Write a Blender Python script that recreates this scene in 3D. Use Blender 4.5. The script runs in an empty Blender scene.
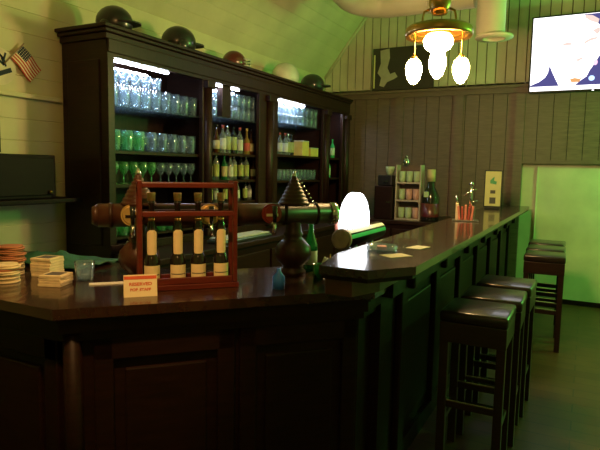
import bpy, bmesh, math, random
from mathutils import Vector, Matrix
random.seed(7)
S = bpy.context.scene
COL = S.collection
PI = math.pi

# ------------------------------------------------------------------ materials
def nt(name):
    m = bpy.data.materials.new(name); m.use_nodes = True
    t = m.node_tree; b = t.nodes['Principled BSDF']
    return m, t, b

def plain(name, col, rough=.5, metal=0., noise=.12, scale=9., coat=0., spec=None, alpha=None, bump=0.):
    m, t, b = nt(name)
    n = t.nodes.new('ShaderNodeTexNoise'); n.inputs['Scale'].default_value = scale; n.inputs['Detail'].default_value = 4
    tc = t.nodes.new('ShaderNodeTexCoord'); t.links.new(tc.outputs['Object'], n.inputs['Vector'])
    r = t.nodes.new('ShaderNodeValToRGB')
    r.color_ramp.elements[0].position = .3; r.color_ramp.elements[1].position = .7
    r.color_ramp.elements[0].color = [c*(1-noise) for c in col] + [1]
    r.color_ramp.elements[1].color = [min(1, c*(1+noise)) for c in col] + [1]
    t.links.new(n.outputs['Fac'], r.inputs['Fac']); t.links.new(r.outputs['Color'], b.inputs['Base Color'])
    b.inputs['Roughness'].default_value = rough; b.inputs['Metallic'].default_value = metal
    b.inputs['Coat Weight'].default_value = coat
    if spec is not None: b.inputs['Specular IOR Level'].default_value = spec
    if bump:
        bp = t.nodes.new('ShaderNodeBump'); bp.inputs['Strength'].default_value = bump; bp.inputs['Distance'].default_value = .01
        t.links.new(n.outputs['Fac'], bp.inputs['Height']); t.links.new(bp.outputs['Normal'], b.inputs['Normal'])
    return m

def wood(name, c1, c2, rough=.35, scale=(3, 3, 26), coat=.0, spec=.5):
    m, t, b = nt(name)
    tc = t.nodes.new('ShaderNodeTexCoord'); mp = t.nodes.new('ShaderNodeMapping')
    mp.inputs['Scale'].default_value = (scale[0], scale[1], scale[2])
    n = t.nodes.new('ShaderNodeTexNoise'); n.inputs['Scale'].default_value = 2.2; n.inputs['Detail'].default_value = 6; n.inputs['Roughness'].default_value = .6
    r = t.nodes.new('ShaderNodeValToRGB')
    r.color_ramp.elements[0].position = .32; r.color_ramp.elements[1].position = .68
    r.color_ramp.elements[0].color = list(c1) + [1]; r.color_ramp.elements[1].color = list(c2) + [1]
    t.links.new(tc.outputs['Object'], mp.inputs['Vector']); t.links.new(mp.outputs['Vector'], n.inputs['Vector'])
    t.links.new(n.outputs['Fac'], r.inputs['Fac']); t.links.new(r.outputs['Color'], b.inputs['Base Color'])
    b.inputs['Roughness'].default_value = rough; b.inputs['Coat Weight'].default_value = coat
    b.inputs['Specular IOR Level'].default_value = spec
    bp = t.nodes.new('ShaderNodeBump'); bp.inputs['Strength'].default_value = .08; bp.inputs['Distance'].default_value = .004
    t.links.new(n.outputs['Fac'], bp.inputs['Height']); t.links.new(bp.outputs['Normal'], b.inputs['Normal'])
    return m

def emit(name, col, strength):
    m = bpy.data.materials.new(name); m.use_nodes = True; t = m.node_tree; t.nodes.clear()
    e = t.nodes.new('ShaderNodeEmission'); o = t.nodes.new('ShaderNodeOutputMaterial')
    e.inputs['Color'].default_value = list(col) + [1]; e.inputs['Strength'].default_value = strength
    t.links.new(e.outputs[0], o.inputs[0]); return m

def glass(name, tint, body=.25, gloss=.22, dif=(.8, .85, .9)):
    """thin-walled glass: see-through with a frosty share that catches light"""
    m = bpy.data.materials.new(name); m.use_nodes = True; t = m.node_tree; t.nodes.clear()
    o = t.nodes.new('ShaderNodeOutputMaterial')
    tr = t.nodes.new('ShaderNodeBsdfTransparent'); tr.inputs['Color'].default_value = list(tint) + [1]
    gl = t.nodes.new('ShaderNodeBsdfGlossy'); gl.inputs['Roughness'].default_value = .12
    di = t.nodes.new('ShaderNodeBsdfTranslucent'); di.inputs['Color'].default_value = list(dif) + [1]
    d2 = t.nodes.new('ShaderNodeBsdfDiffuse'); d2.inputs['Color'].default_value = list(dif) + [1]
    m0 = t.nodes.new('ShaderNodeMixShader'); m0.inputs[0].default_value = .5
    t.links.new(di.outputs[0], m0.inputs[1]); t.links.new(d2.outputs[0], m0.inputs[2])
    m1 = t.nodes.new('ShaderNodeMixShader'); m1.inputs[0].default_value = body
    t.links.new(tr.outputs[0], m1.inputs[1]); t.links.new(m0.outputs[0], m1.inputs[2])
    m2 = t.nodes.new('ShaderNodeMixShader')
    lw = t.nodes.new('ShaderNodeLayerWeight'); lw.inputs['Blend'].default_value = gloss
    t.links.new(lw.outputs['Facing'], m2.inputs[0])
    t.links.new(m1.outputs[0], m2.inputs[1]); t.links.new(gl.outputs[0], m2.inputs[2])
    t.links.new(m2.outputs[0], o.inputs[0]); return m

M = {}
M['wood'] = wood('dark_wood', (.016, .006, .0035), (.032, .012, .006), .42, spec=.3)
M['wood_y'] = wood('dark_wood_long', (.016, .006, .0035), (.032, .012, .006), .42, (3, 26, 3), spec=.3)
M['bar_front'] = wood('bar_front_wood', (.010, .0035, .002), (.020, .0065, .0035), .5, spec=.18)
M['bar_top'] = wood('bar_top_wood', (.024, .010, .006), (.046, .019, .010), .2, (6, 6, 6), .3)
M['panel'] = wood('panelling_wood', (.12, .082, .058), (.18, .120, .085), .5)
M['rack'] = wood('rack_wood', (.085, .011, .007), (.14, .019, .010), .35)
M['turned'] = wood('turned_wood', (.036, .012, .007), (.068, .022, .012), .36, (8, 8, 3), .12, .35)
M['riser'] = wood('riser_wood', (.075, .026, .015), (.12, .042, .024), .45, (6, 6, 14))
M['stool'] = wood('stool_wood', (.020, .009, .006), (.036, .014, .009), .35)
M['floor'] = None
M['paint'] = plain('cream_paint', (.66, .63, .40), .6, noise=.10, scale=2.5)
M['gable'] = plain('gable_paint', (.62, .56, .42), .6, noise=.10, scale=4)
M['groove'] = plain('gap_shadow_board', (.16, .11, .07), .8)
M['plaster'] = plain('plaster', (.62, .60, .42), .75, noise=.14, scale=3, bump=.3)
M['duct'] = plain('duct_paint', (.72, .70, .52), .45, noise=.06, scale=5)
M['black'] = plain('black_plastic', (.010, .010, .011), .35)
M['leather'] = plain('dark_leather', (.022, .013, .010), .3, noise=.25, scale=30, coat=.25, bump=.15)
M['brass'] = plain('brass', (.55, .33, .10), .3, 1.)
M['gold'] = plain('gold_badge', (.70, .46, .16), .35, .6)
M['chrome'] = plain('chrome', (.65, .65, .65), .15, 1., noise=.03)
M['steel'] = plain('brushed_steel', (.40, .42, .42), .32, 1., noise=.06)
M['card'] = plain('cream_card', (.80, .66, .42), .7, noise=.05)
M['cardred'] = plain('red_print', (.62, .10, .04), .7)
M['coaster'] = plain('coaster_board', (.72, .58, .36), .75, noise=.12, scale=30)
M['coasterred'] = plain('red_coaster_board', (.42, .16, .08), .75, noise=.15, scale=30)
M['print'] = plain('dark_print', (.10, .09, .08), .7)
M['label'] = plain('bottle_label', (.82, .66, .38), .7, noise=.06, scale=30)
M['cork'] = plain('cork', (.62, .38, .15), .7, noise=.2, scale=60)
M['darkglass'] = plain('dark_bottle_glass', (.016, .011, .008), .08, coat=.4)
M['greencloth'] = plain('green_cloth', (.014, .10, .045), .7, noise=.3, scale=18, bump=.5)
M['white'] = plain('white_paper', (.80, .80, .74), .7, noise=.04)
M['red'] = plain('red_badge', (.30, .028, .016), .4)
M['pink'] = plain('pink_paper', (.70, .24, .17), .7)
M['green'] = plain('green_stripe', (.02, .50, .20), .4)
M['blue'] = plain('blue_plastic', (.06, .24, .95), .35)
M['helmet'] = plain('dark_helmet', (.020, .020, .022), .3, coat=.4)
M['maroon'] = plain('maroon_helmet', (.10, .012, .014), .3, coat=.5)
M['whitehelm'] = plain('white_helmet', (.72, .70, .62), .35, coat=.4)
M['flagred'] = plain('flag_red', (.55, .05, .03), .8)
M['flagwhite'] = plain('flag_white', (.80, .72, .55), .8)
M['flagblue'] = plain('flag_navy', (.020, .035, .060), .8)
M['capwood'] = plain('barrel_end_wood', (.36, .26, .18), .5, noise=.2, scale=25)
M['glassclear'] = glass('clear_glass', (.95, .98, 1.), .15, .34, (.48, .76, 1.))
M['glassgreenlit'] = glass('green_lit_glass', (.66, .96, .74), .32, .34, (.32, .90, .48))  # clear glass with the green light on it put into its colour
M['shelfglass'] = glass('shelf_glass', (.80, .93, .96), .12, .15, (.4, .6, .75))
M['bgreen'] = glass('bottle_green', (.10, .45, .20), .45, .2, (.06, .40, .14))
M['bbrown'] = glass('bottle_brown', (.40, .17, .05), .45, .2, (.26, .10, .03))
M['bclear'] = glass('bottle_clear', (.85, .92, .90), .25, .25, (.6, .68, .65))
M['bdark'] = plain('bottle_black', (.012, .014, .012), .12, coat=.3)
M['byellow'] = glass('bottle_amber', (.80, .55, .15), .45, .2, (.70, .48, .12))
M['lab1'] = plain('label_cream', (.46, .40, .20), .7)
M['lab2'] = plain('label_white', (.50, .54, .46), .7)
M['lab3'] = plain('label_olive', (.30, .34, .10), .7)
M['lab4'] = plain('label_red', (.40, .07, .05), .7)
M['yellow'] = plain('yellow_carton', (.66, .56, .16), .7)
M['cupgreen'] = plain('cup_pale_green', (.42, .60, .32), .4)
M['cuppink'] = plain('cup_pink', (.58, .36, .27), .4)
M['shelfwhite'] = plain('pale_rack_board', (.42, .38, .29), .6)
M['blackwood'] = wood('black_wood', (.006, .003, .002), (.010, .005, .003), .6, spec=.2)
M['postergray'] = plain('poster_dark', (.040, .030, .024), .5)
M['menu'] = plain('menu_card', (.72, .66, .30), .6, noise=.05)
M['menugreen'] = plain('menu_green_print', (.10, .40, .18), .6)
M['tube'] = emit('tube_light', (.74, .80, 1.), 60.)
M['globe'] = emit('lamp_glass_lit', (1., .62, .25), 125.)
M['dome'] = emit('lit_sign', (.93, .95, 1.), 5.)
M['tvwhite'] = emit('screen_white', (.97, .95, 1.), 2.6)
M['tvskin'] = emit('screen_skin', (1., .93, .90), 2.3)
M['tvnavy'] = emit('screen_navy', (.075, .070, .22), 1.3)
M['tvshade'] = emit('screen_shade', (.80, .62, .56), 1.25)
M['tvorange'] = emit('screen_orange', (.85, .42, .16), 1.1)
M['tvpink'] = emit('screen_pink', (1., .55, .80), 1.6)
M['tvblue'] = emit('screen_blue', (.45, .65, 1.), 2.)
M['led'] = emit('led_white', (.95, .95, 1.), 3.)

def floor_mat():
    m, t, b = nt('floor_boards')
    tc = t.nodes.new('ShaderNodeTexCoord'); mp = t.nodes.new('ShaderNodeMapping')
    mp.inputs['Rotation'].default_value = (0, 0, 0)
    br = t.nodes.new('ShaderNodeTexBrick'); br.inputs['Scale'].default_value = 1.
    br.inputs['Brick Width'].default_value = 1.6; br.inputs['Row Height'].default_value = .14; br.inputs['Mortar Size'].default_value = .004
    br.inputs['Color1'].default_value = (.090, .038, .014, 1); br.inputs['Color2'].default_value = (.145, .064, .024, 1)
    br.inputs['Mortar'].default_value = (.03, .02, .012, 1)
    n = t.nodes.new('ShaderNodeTexNoise'); n.inputs['Scale'].default_value = 5; n.inputs['Detail'].default_value = 5
    mx = t.nodes.new('ShaderNodeMix'); mx.data_type = 'RGBA'; mx.blend_type = 'MULTIPLY'; mx.inputs[0].default_value = .6
    t.links.new(tc.outputs['Object'], mp.inputs['Vector']); t.links.new(mp.outputs[0], br.inputs['Vector']); t.links.new(mp.outputs[0], n.inputs['Vector'])
    t.links.new(br.outputs['Color'], mx.inputs[6]); t.links.new(n.outputs['Fac'], mx.inputs[7]); t.links.new(mx.outputs[2], b.inputs['Base Color'])
    b.inputs['Roughness'].default_value = .42
    return m
M['floor'] = floor_mat()

# ------------------------------------------------------------------ mesh builder
class MB:
    def __init__(s): s.bm = bmesh.new(); s.mats = []
    def mi(s, m):
        if m not in s.mats: s.mats.append(m)
        return s.mats.index(m)
    def _fin(s, faces, mat, smooth):
        i = s.mi(mat) if mat else 0
        for f in faces: f.material_index = i; f.smooth = smooth
    def box(s, a, b, mat=None, rot=None, bev=0.):
        """axis box from corner a to corner b"""
        a = Vector(a); b = Vector(b); c = (a+b)/2; d = b-a
        r = bmesh.ops.create_cube(s.bm, size=1.)
        vs = r['verts']
        for v in vs: v.co = Vector((v.co.x*d.x, v.co.y*d.y, v.co.z*d.z)) + c
        if rot: bmesh.ops.transform(s.bm, matrix=rot, verts=vs)
        fs = list({f for v in vs for f in v.link_faces})
        s._fin(fs, mat, False)
        if bev:
            es = list({e for v in vs for e in v.link_edges})
            rr = bmesh.ops.bevel(s.bm, geom=es, offset=bev, segments=2, affect='EDGES', profile=.5)
            s._fin(rr['faces'], mat, False)
        return s
    def tube(s, p, q, r1, r2=None, mat=None, seg=12, caps=True):
        r2 = r1 if r2 is None else r2
        p = Vector(p); q = Vector(q); d = q-p
        z = d.normalized(); x = z.orthogonal().normalized(); y = z.cross(x)
        A = []; B = []
        for k in range(seg):
            a = 2*PI*k/seg; o = x*math.cos(a)+y*math.sin(a)
            A.append(s.bm.verts.new(p+o*r1)); B.append(s.bm.verts.new(q+o*r2))
        fs = [s.bm.faces.new((A[k], A[(k+1) % seg], B[(k+1) % seg], B[k])) for k in range(seg)]
        s._fin(fs, mat, True)
        if caps: s._fin([s.bm.faces.new(A[::-1]), s.bm.faces.new(B)], mat, False)
        return s
    def lathe(s, prof, mat=None, seg=18, o=(0, 0, 0), mtx=None):
        """prof: list of (radius, height) about local z"""
        o = Vector(o); rings = []
        for (r, h) in prof:
            if r < 1e-5: rings.append([s.bm.verts.new(Vector((0, 0, h))+o)])
            else: rings.append([s.bm.verts.new(Vector((r*math.cos(2*PI*k/seg), r*math.sin(2*PI*k/seg), h))+o) for k in range(seg)])
        fs = []
        for a, b in zip(rings, rings[1:]):
            for k in range(seg):
                k2 = (k+1) % seg
                if len(a) == 1 and len(b) == 1: continue
                if len(a) == 1: fs.append(s.bm.faces.new((a[0], b[k2], b[k])))
                elif len(b) == 1: fs.append(s.bm.faces.new((a[k], a[k2], b[0])))
                else: fs.append(s.bm.faces.new((a[k], a[k2], b[k2], b[k])))
        s._fin(fs, mat, True)
        if mtx is not None: bmesh.ops.transform(s.bm, matrix=mtx, verts=[v for r in rings for v in r])
        return s
    def prism(s, pts, z0, z1, mat=None, mtx=None):
        A = [s.bm.verts.new((x, y, z0)) for x, y in pts]; B = [s.bm.verts.new((x, y, z1)) for x, y in pts]
        n = len(pts)
        fs = [s.bm.faces.new((A[k], A[(k+1) % n], B[(k+1) % n], B[k])) for k in range(n)]
        fs += [s.bm.faces.new(A[::-1]), s.bm.faces.new(B)]
        s._fin(fs, mat, False)
        if mtx is not None: bmesh.ops.transform(s.bm, matrix=mtx, verts=A+B)
        return s
    def sweep(s, path, r, mat=None, seg=10):
        path = [Vector(p) for p in path]; rings = []; ref = None
        for i, p in enumerate(path):
            d = (path[min(i+1, len(path)-1)]-path[max(i-1, 0)]).normalized()
            if ref is None: ref = d.orthogonal().normalized()
            x = (ref-d*ref.dot(d)).normalized(); ref = x; y = d.cross(x)
            rr = r[i] if isinstance(r, (list, tuple)) else r
            rings.append([s.bm.verts.new(p+(x*math.cos(2*PI*k/seg)+y*math.sin(2*PI*k/seg))*rr) for k in range(seg)])
        fs = []
        for a, b in zip(rings, rings[1:]):
            fs += [s.bm.faces.new((a[k], a[(k+1) % seg], b[(k+1) % seg], b[k])) for k in range(seg)]
        s._fin(fs, mat, True)
        s._fin([s.bm.faces.new(rings[0][::-1]), s.bm.faces.new(rings[-1])], mat, False)
        return s
    def poly(s, pts, mat=None):
        f = s.bm.faces.new([s.bm.verts.new(p) for p in pts]); s._fin([f], mat, False); return s
    def ball(s, c, r, mat=None, sc=(1, 1, 1), useg=18, vseg=10, zmin=None):
        rr = bmesh.ops.create_uvsphere(s.bm, u_segments=useg, v_segments=vseg, radius=1.)
        vs = rr['verts']
        for v in vs: v.co = Vector((v.co.x*r*sc[0], v.co.y*r*sc[1], v.co.z*r*sc[2]))
        if zmin is not None:
            for v in vs: v.co.z = max(v.co.z, zmin)
        for v in vs: v.co += Vector(c)
        s._fin(list({f for v in vs for f in v.link_faces}), mat, True)
        return s
    def build(s, name, mat=None, parent=None, loc=None, rotz=None):
        bmesh.ops.recalc_face_normals(s.bm, faces=s.bm.faces)
        me = bpy.data.meshes.new(name); s.bm.to_mesh(me); s.bm.free()
        mats = s.mats if s.mats else [mat]
        for m in mats: me.materials.append(m)
        o = bpy.data.objects.new(name, me); COL.objects.link(o)
        if parent: o.parent = parent
        if loc is not None: o.location = loc
        if rotz is not None: o.rotation_euler.z = rotz
        return o

def tag(o, label, cat, group=None, kind=None):
    o['label'] = label; o['category'] = cat
    if group: o['group'] = group
    if kind: o['kind'] = kind
    return o
def thing(name, label, cat, loc=(0, 0, 0), rotz=0., group=None):
    o = bpy.data.objects.new(name, None); COL.objects.link(o)
    o.location = loc; o.rotation_euler = (0, 0, rotz); o.empty_display_size = .05
    return tag(o, label, cat, group)
def struct(o): o['kind'] = 'structure'; return o
def dup(root, loc, rotz=None, label=None, group=None):
    c = root.copy(); COL.objects.link(c); c.location = loc
    if rotz is not None: c.rotation_euler.z = rotz
    if label: c['label'] = label
    if group: c['group'] = group
    for ch in list(root.children):
        d = ch.copy(); COL.objects.link(d); d.parent = c
        for g in list(ch.children):
            e = g.copy(); COL.objects.link(e); e.parent = d
    return c
ORD = ['first', 'second', 'third', 'fourth', 'fifth', 'sixth', 'seventh', 'eighth', 'ninth', 'tenth', 'eleventh', 'twelfth', 'thirteenth', 'fourteenth']
def nth(i, n):
    return 'leftmost' if i == 0 else 'rightmost' if i == n-1 else ORD[i]

# ------------------------------------------------------------------ room
WX = -3.30; EX = 3.3; FY = 7.0; NY = -3.0
struct(MB().box((WX-.1, NY, -.1), (EX+.1, FY+.1, 0)).build('floor', M['floor']))

# boarded left wall and the sloping boarded ceiling above it
def board_profile(path, step=.135, gw=.004, gd=.0045):
    out = []
    for (a, b) in zip(path, path[1:]):
        a = Vector(a); b = Vector(b); d = (b-a); L = d.length; d.normalize(); nrm = Vector((d.y, -d.x))
        k = max(1, round(L/step)); st = L/k
        for i in range(k):
            p = a+d*(i*st)
            out += [p, p+d*(st-2*gw), p+d*(st-gw)-nrm*gd]
    out.append(Vector(path[-1])); return out
def extrude_y(prof, y0, y1, name, mat, flip=False):
    mb = MB(); A = [mb.bm.verts.new((p[0], y0, p[1])) for p in prof]; B = [mb.bm.verts.new((p[0], y1, p[1])) for p in prof]
    for k in range(len(prof)-1): mb.bm.faces.new((A[k], A[k+1], B[k+1], B[k]))
    return mb.build(name, mat)
left_prof = board_profile([(WX, 0), (WX, 2.76)])
struct(extrude_y(left_prof, NY, FY, 'wall_left', M['paint']))
arc = [(WX, 2.76), (-2.72, 3.52), (-2.40, 3.86), (-1.95, 4.15), (-1.35, 4.33), (-.6, 4.38)]
ceil_path = arc + [(-x, z) for x, z in arc[::-1]]
cp = board_profile(arc) + [Vector((-p.x, p.y)) for p in board_profile(arc)[::-1]]
struct(extrude_y(cp, NY, FY, 'ceiling', M['paint']))
struct(MB().box((EX, NY, 0), (EX+.08, FY, 2.76)).build('wall_right', M['plaster']))
def roof_z(x):
    for (a, b) in zip(ceil_path, ceil_path[1:]):
        if a[0] <= x <= b[0]: return a[1]+(b[1]-a[1])*(x-a[0])/(b[0]-a[0])
    return 2.76
near = MB(); near.prism([(WX, 0)]+[(p[0], p[1]) for p in ceil_path]+[(EX, 0)], 0, .08, M['plaster'], Matrix.Translation((0, NY, 0)) @ Matrix.Rotation(PI/2, 4, 'X'))
struct(near.build('wall_near', M['plaster']))

# far wall: plaster below, vertical boards in the gable
fw = MB()
fw.box((WX, FY, 0), (EX, FY+.08, 2.56), M['plaster'])
x = WX
fw.prism([(WX, 2.5)]+[(p[0], p[1]) for p in ceil_path]+[(EX, 2.5)], -.08, -.05, M['groove'], Matrix.Translation((0, FY-.03, 0)) @ Matrix.Rotation(PI/2, 4, 'X'))
while x < EX-.02:
    x2 = min(x+.112, EX); g = .006
    fw.prism([(x+g, 2.5), (x2-g, 2.5), (x2-g, roof_z(x2-g)), (x+g, roof_z(x+g))], -.05, -.03, M['gable'], Matrix.Translation((0, FY-.03, 0)) @ Matrix.Rotation(PI/2, 4, 'X'))
    x = x2
struct(fw.build('wall_far'))
# cove strip where the ceiling meets the gable
cv = MB()
for (a, b) in zip(arc, arc[1:]): cv.tube((a[0]+.01, FY-.01, a[1]-.01), (b[0]+.01, FY-.01, b[1]-.01), .018, seg=8)
struct(cv.build('trim_3', M['gable']))

# dark vertical panelling on the far wall
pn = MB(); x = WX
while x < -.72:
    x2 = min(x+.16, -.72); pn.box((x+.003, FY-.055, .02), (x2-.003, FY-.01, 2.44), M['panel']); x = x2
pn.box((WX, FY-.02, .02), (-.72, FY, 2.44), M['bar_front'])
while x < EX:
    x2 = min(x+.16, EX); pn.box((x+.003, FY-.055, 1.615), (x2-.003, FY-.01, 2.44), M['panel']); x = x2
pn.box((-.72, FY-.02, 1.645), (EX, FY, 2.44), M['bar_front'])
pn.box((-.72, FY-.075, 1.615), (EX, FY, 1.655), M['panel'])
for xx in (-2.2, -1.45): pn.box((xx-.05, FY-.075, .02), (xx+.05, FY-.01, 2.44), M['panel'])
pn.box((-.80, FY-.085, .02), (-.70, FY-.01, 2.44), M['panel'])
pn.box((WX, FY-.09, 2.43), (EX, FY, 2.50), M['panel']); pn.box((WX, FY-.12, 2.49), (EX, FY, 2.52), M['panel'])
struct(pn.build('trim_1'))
struct(MB().box((-.70, FY-.025, 0), (EX, FY, .055), bev=.006).build('baseboard_far', M['bar_front']))
struct(MB().box((WX, NY, 1.925), (WX+.045, 2.66, 1.955), bev=.006).build('trim_2', M['paint']))
pipe = MB().tube((-.62+.09, FY-.012, .11), (-.62+.09, FY-.012, 1.585), .009)
struct(pipe.build('trim_4', M['plaster']))

# ------------------------------------------------------------------ bar counter (L with a cut corner)
P0 = Vector((-1.612, 1.255)); P1 = Vector((-.766, 2.167)); U = (P1-P0).normalized(); N = Vector((-U.y, U.x)); AR = math.atan2(U.y, U.x)
def A(al, inw, z=1.0): p = P0+U*al+N*inw; return (p.x, p.y, z)
AMAT = Matrix.Translation((P0.x, P0.y, 0)) @ Matrix.Rotation(AR, 4, 'Z')    # local x along the slanted front, y inward
bar = thing('bar_counter', 'dark wooden L-shaped bar counter with cut corner and raised right ledge', 'bar counter', (-1.2, 2.2, 0))
def on_bar(mb, name, mat=None):
    o = mb.build(name, mat); o.parent = bar; o.matrix_parent_inverse = Matrix.Translation((1.2, -2.2, 0)); return o
in1 = P1+N*.62
YC = P0.y
top_poly = [(WX+.02, YC), (P0.x, P0.y), (P1.x, P1.y), (-.766, 2.60), (in1.x, in1.y), (-1.71, 2.06), (WX+.02, 2.06)]
def offset_front(poly, d):
    # push only the three front corners outwards
    q = list(poly); q[0] = (q[0][0], q[0][1]-d); q[1] = (q[1][0]+d*.40, q[1][1]-d); q[2] = (q[2][0]+d*.9, q[2][1]-d*.35); q[3] = (q[3][0]+d, q[3][1]); return q
t = MB()
t.prism(offset_front(top_poly, 0), .962, 1.0, M['bar_top'])
t.prism(offset_front(top_poly, -.022), .945, .962, M['bar_front'])
on_bar(t, 'counter_top')
t = MB()
t.prism(offset_front(top_poly, -.035), .90, .945, M['bar_front'])
t.prism(offset_front(top_poly, -.06), .865, .90, M['bar_front'])
on_bar(t, 'moulding')
body = offset_front(top_poly, -.09)
t = MB(); t.prism(body, 0, .87, M['bar_front'])
t.prism(offset_front(top_poly, -.065), 0, .10, M['bar_front'])
on_bar(t, 'front_body')
def front_panel(a0, a1, dpt):
    """frame and panel on the slanted face"""
    t = MB(); y0 = dpt
    for (xa, xb, za, zb) in ((a0, a0+.07, .10, .865), (a1-.07, a1, .10, .865), (a0, a1, .78, .865), (a0, a1, .10, .20)):
        t.box((xa, y0-.022, za), (xb, y0+.01, zb), bev=.006)
    t.box((a0+.11, y0-.012, .25), (a1-.11, y0+.01, .74), bev=.008)
    bmesh.ops.transform(t.bm, matrix=AMAT, verts=t.bm.verts)
    return t
on_bar(front_panel(.13, .66, .085), 'front_panel', M['bar_front'])
on_bar(front_panel(.68, 1.20, .085), 'front_panel', M['bar_front'])
for (xa, xb) in ((-2.25, -1.68), (-2.85, -2.27)):
    t = MB()
    for (a, b, za, zb) in ((xa, xa+.07, .1, .865), (xb-.07, xb, .1, .865), (xa, xb, .78, .865), (xa, xb, .1, .2)):
        t.box((a, YC+.066, za), (b, YC+.10, zb), bev=.006)
    t.box((xa+.11, YC+.076, .25), (xb-.11, YC+.10, .74), bev=.008)
    on_bar(t, 'front_panel', M['bar_front'])
t = MB().tube((P0.x-.02, P0.y+.098, 0), (P0.x-.02, P0.y+.098, .90), .034, seg=8); on_bar(t, 'corner_post', M['bar_front'])
# raised ledge on the right arm
led = [(-.93, 1.957), (-.723, 1.957), (-.59, 2.15), (-.59, FY-.10), (-1.0, FY-.10), (-1.0, 2.3)]
t = MB(); t.prism(led, 1.085, 1.12, M['bar_top'])
t.prism([(-.925, 1.972), (-.73, 1.972), (-.605, 2.157), (-.605, FY-.10), (-.985, FY-.10), (-.985, 2.3)], 1.066, 1.085, M['bar_front'])
on_bar(t, 'raised_ledge')
t = MB(); t.prism([(-.915, 1.99), (-.80, 1.99), (-.74, 2.15), (-.74, FY-.1), (-.965, FY-.1), (-.965, 2.3)], 1.0, 1.068, M['riser']); on_bar(t, 'ledge_riser')
t = MB(); t.box((-.98, 2.35, 0), (-.80, FY-.1, 1.0), M['bar_front']); t.box((-.98, 2.35, .0), (-.775, FY-.1, .1), M['bar_front'])
t.box((-.98, 2.35, .93), (-.745, FY-.1, 1.0), M['bar_front'])
on_bar(t, 'side_body')
for k in range(7):
    y = 2.62+k*.68
    t = MB(); t.box((-.80, y-.05, .1), (-.765, y+.05, .93), bev=.008); t.box((-.80, y-.035, .93), (-.71, y+.035, 1.03), bev=.012)
    on_bar(t, 'pilaster', M['bar_front'])
    if k < 6:
        t = MB(); t.box((-.80, y+.10, .18), (-.785, y+.58, .84), bev=.008); on_bar(t, 'side_panel', M['bar_front'])
t = MB(); t.tube((-.70, 2.45, .17), (-.70, FY-.12, .17), .018, mat=M['brass'])

# low work counter behind the right arm, and one along the far wall
wc = thing('work_counter', 'low steel-topped work counter behind the right arm of the bar', 'counter', (-1.2, 4.2, 0))
MB().box((-.30, -1.15, .82), (.20, 1.15, .86), bev=.004).build('worktop', M['steel'], wc)
MB().box((-.28, -1.13, 0), (.20, 1.13, .82)).build('body', M['bar_front'], wc)
for k in range(3):
    d = MB().box((-.30, -1.08+k*.74, .1), (-.28, -.40+k*.74, .78), bev=.004).build('door', M['wood'], wc)
    MB().tube((-.315, -.48+k*.74, .5), (-.315, -.48+k*.74, .65), .007).build('handle', M['steel'], d)
fc = thing('side_counter', 'dark wooden side counter below the panelling at the far wall', 'counter', (-1.75, 6.45, 0))
MB().box((-.62, -.55, .91), (.70, .44, .95), bev=.005).build('worktop', M['wood'], fc)
MB().box((-.60, -.53, 0), (.68, .44, .91)).build('body', M['bar_front'], fc)
for k in range(3): MB().box((-.58+k*.42, -.55, .1), (-.19+k*.42, -.53, .86), bev=.004).build('door', M['wood'], fc)

# ------------------------------------------------------------------ back bar cabinet on the left wall
CX = -2.85; CB = WX+.03; CY0 = 2.68; CY1 = 6.80; CZ = 2.345
cab = thing('back_bar_cabinet', 'tall dark wooden back bar cabinet with lit open bays along left wall', 'cabinet', (-3.05, 4.7, 0))
def on_cab(mb, name, mat=None):
    o = mb.build(name, mat); o.parent = cab; o.matrix_parent_inverse = Matrix.Translation((3.05, -4.7, 0)); return o
t = MB(); t.box((CB, CY0, .0), (CX, CY0+.045, CZ)); t.box((CB+.06, CY0-.012, .95), (CX-.06, CY0+.01, 2.2), bev=.006); on_cab(t, 'side_panel', M['wood'])
on_cab(MB().box((CB, CY1-.04, 0), (CX, CY1, CZ)), 'side_panel', M['wood'])
on_cab(MB().box((CB, CY0, 0), (CB+.02, CY1, CZ)), 'back_panel', M['wood_y'])
on_cab(MB().box((CB, CY0, CZ-.03), (CX, CY1, CZ)), 'top_panel', M['wood_y'])
BAYS = [(2.74, 3.69), (3.81, 4.57), (4.93, 6.02), (6.16, 6.60)]
edges = [CY0] + [e for b in BAYS for e in b] + [CY1]
for k in range(0, len(edges), 2):
    t = MB(); t.box((CX-.03, edges[k], 0), (CX+.01, edges[k+1], CZ-.05), bev=.004)
    w = edges[k+1]-edges[k]; ym = (edges[k]+edges[k+1])/2
    if w > .09:
        t.tube((CX+.012, ym, .98), (CX+.012, ym, 2.15), min(.05, w*.34), seg=12)
        t.box((CX-.01, ym-min(.07, w*.45), 2.15), (CX+.06, ym+min(.07, w*.45), 2.21), bev=.006)
        t.box((CX-.01, ym-min(.07, w*.45), .93), (CX+.06, ym+min(.07, w*.45), .99), bev=.006)
    on_cab(t, 'pilaster', M['wood'])
t = MB(); t.box((CX-.03, CY0, 2.215), (CX+.012, CY1, CZ)); t.box((CX-.03, CY0, 2.24), (CX+.022, CY1, 2.33), bev=.006); on_cab(t, 'header_board', M['wood_y'])
t = MB()
for (o, z0, z1) in ((.02, CZ-.02, CZ+.02), (.04, CZ+.02, CZ+.045), (.06, CZ+.045, CZ+.07)):
    t.box((CB, CY0-o, z0), (CX+o, CY1+.01, z1), bev=.006)
on_cab(t, 'cornice', M['wood_y'])
for k in range(3):
    ym = (BAYS[k][1]+BAYS[k+1][0])/2
    on_cab(MB().box((CB+.02, ym-.02, .9), (CX-.03, ym+.02, CZ-.03)), 'divider', M['wood'])
SH = {0: [1.915, 1.605, 1.37], 1: [1.945, 1.63, 1.39, 1.19], 2: [1.985, 1.65, 1.375], 3: [1.65, 1.40]}
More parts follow.
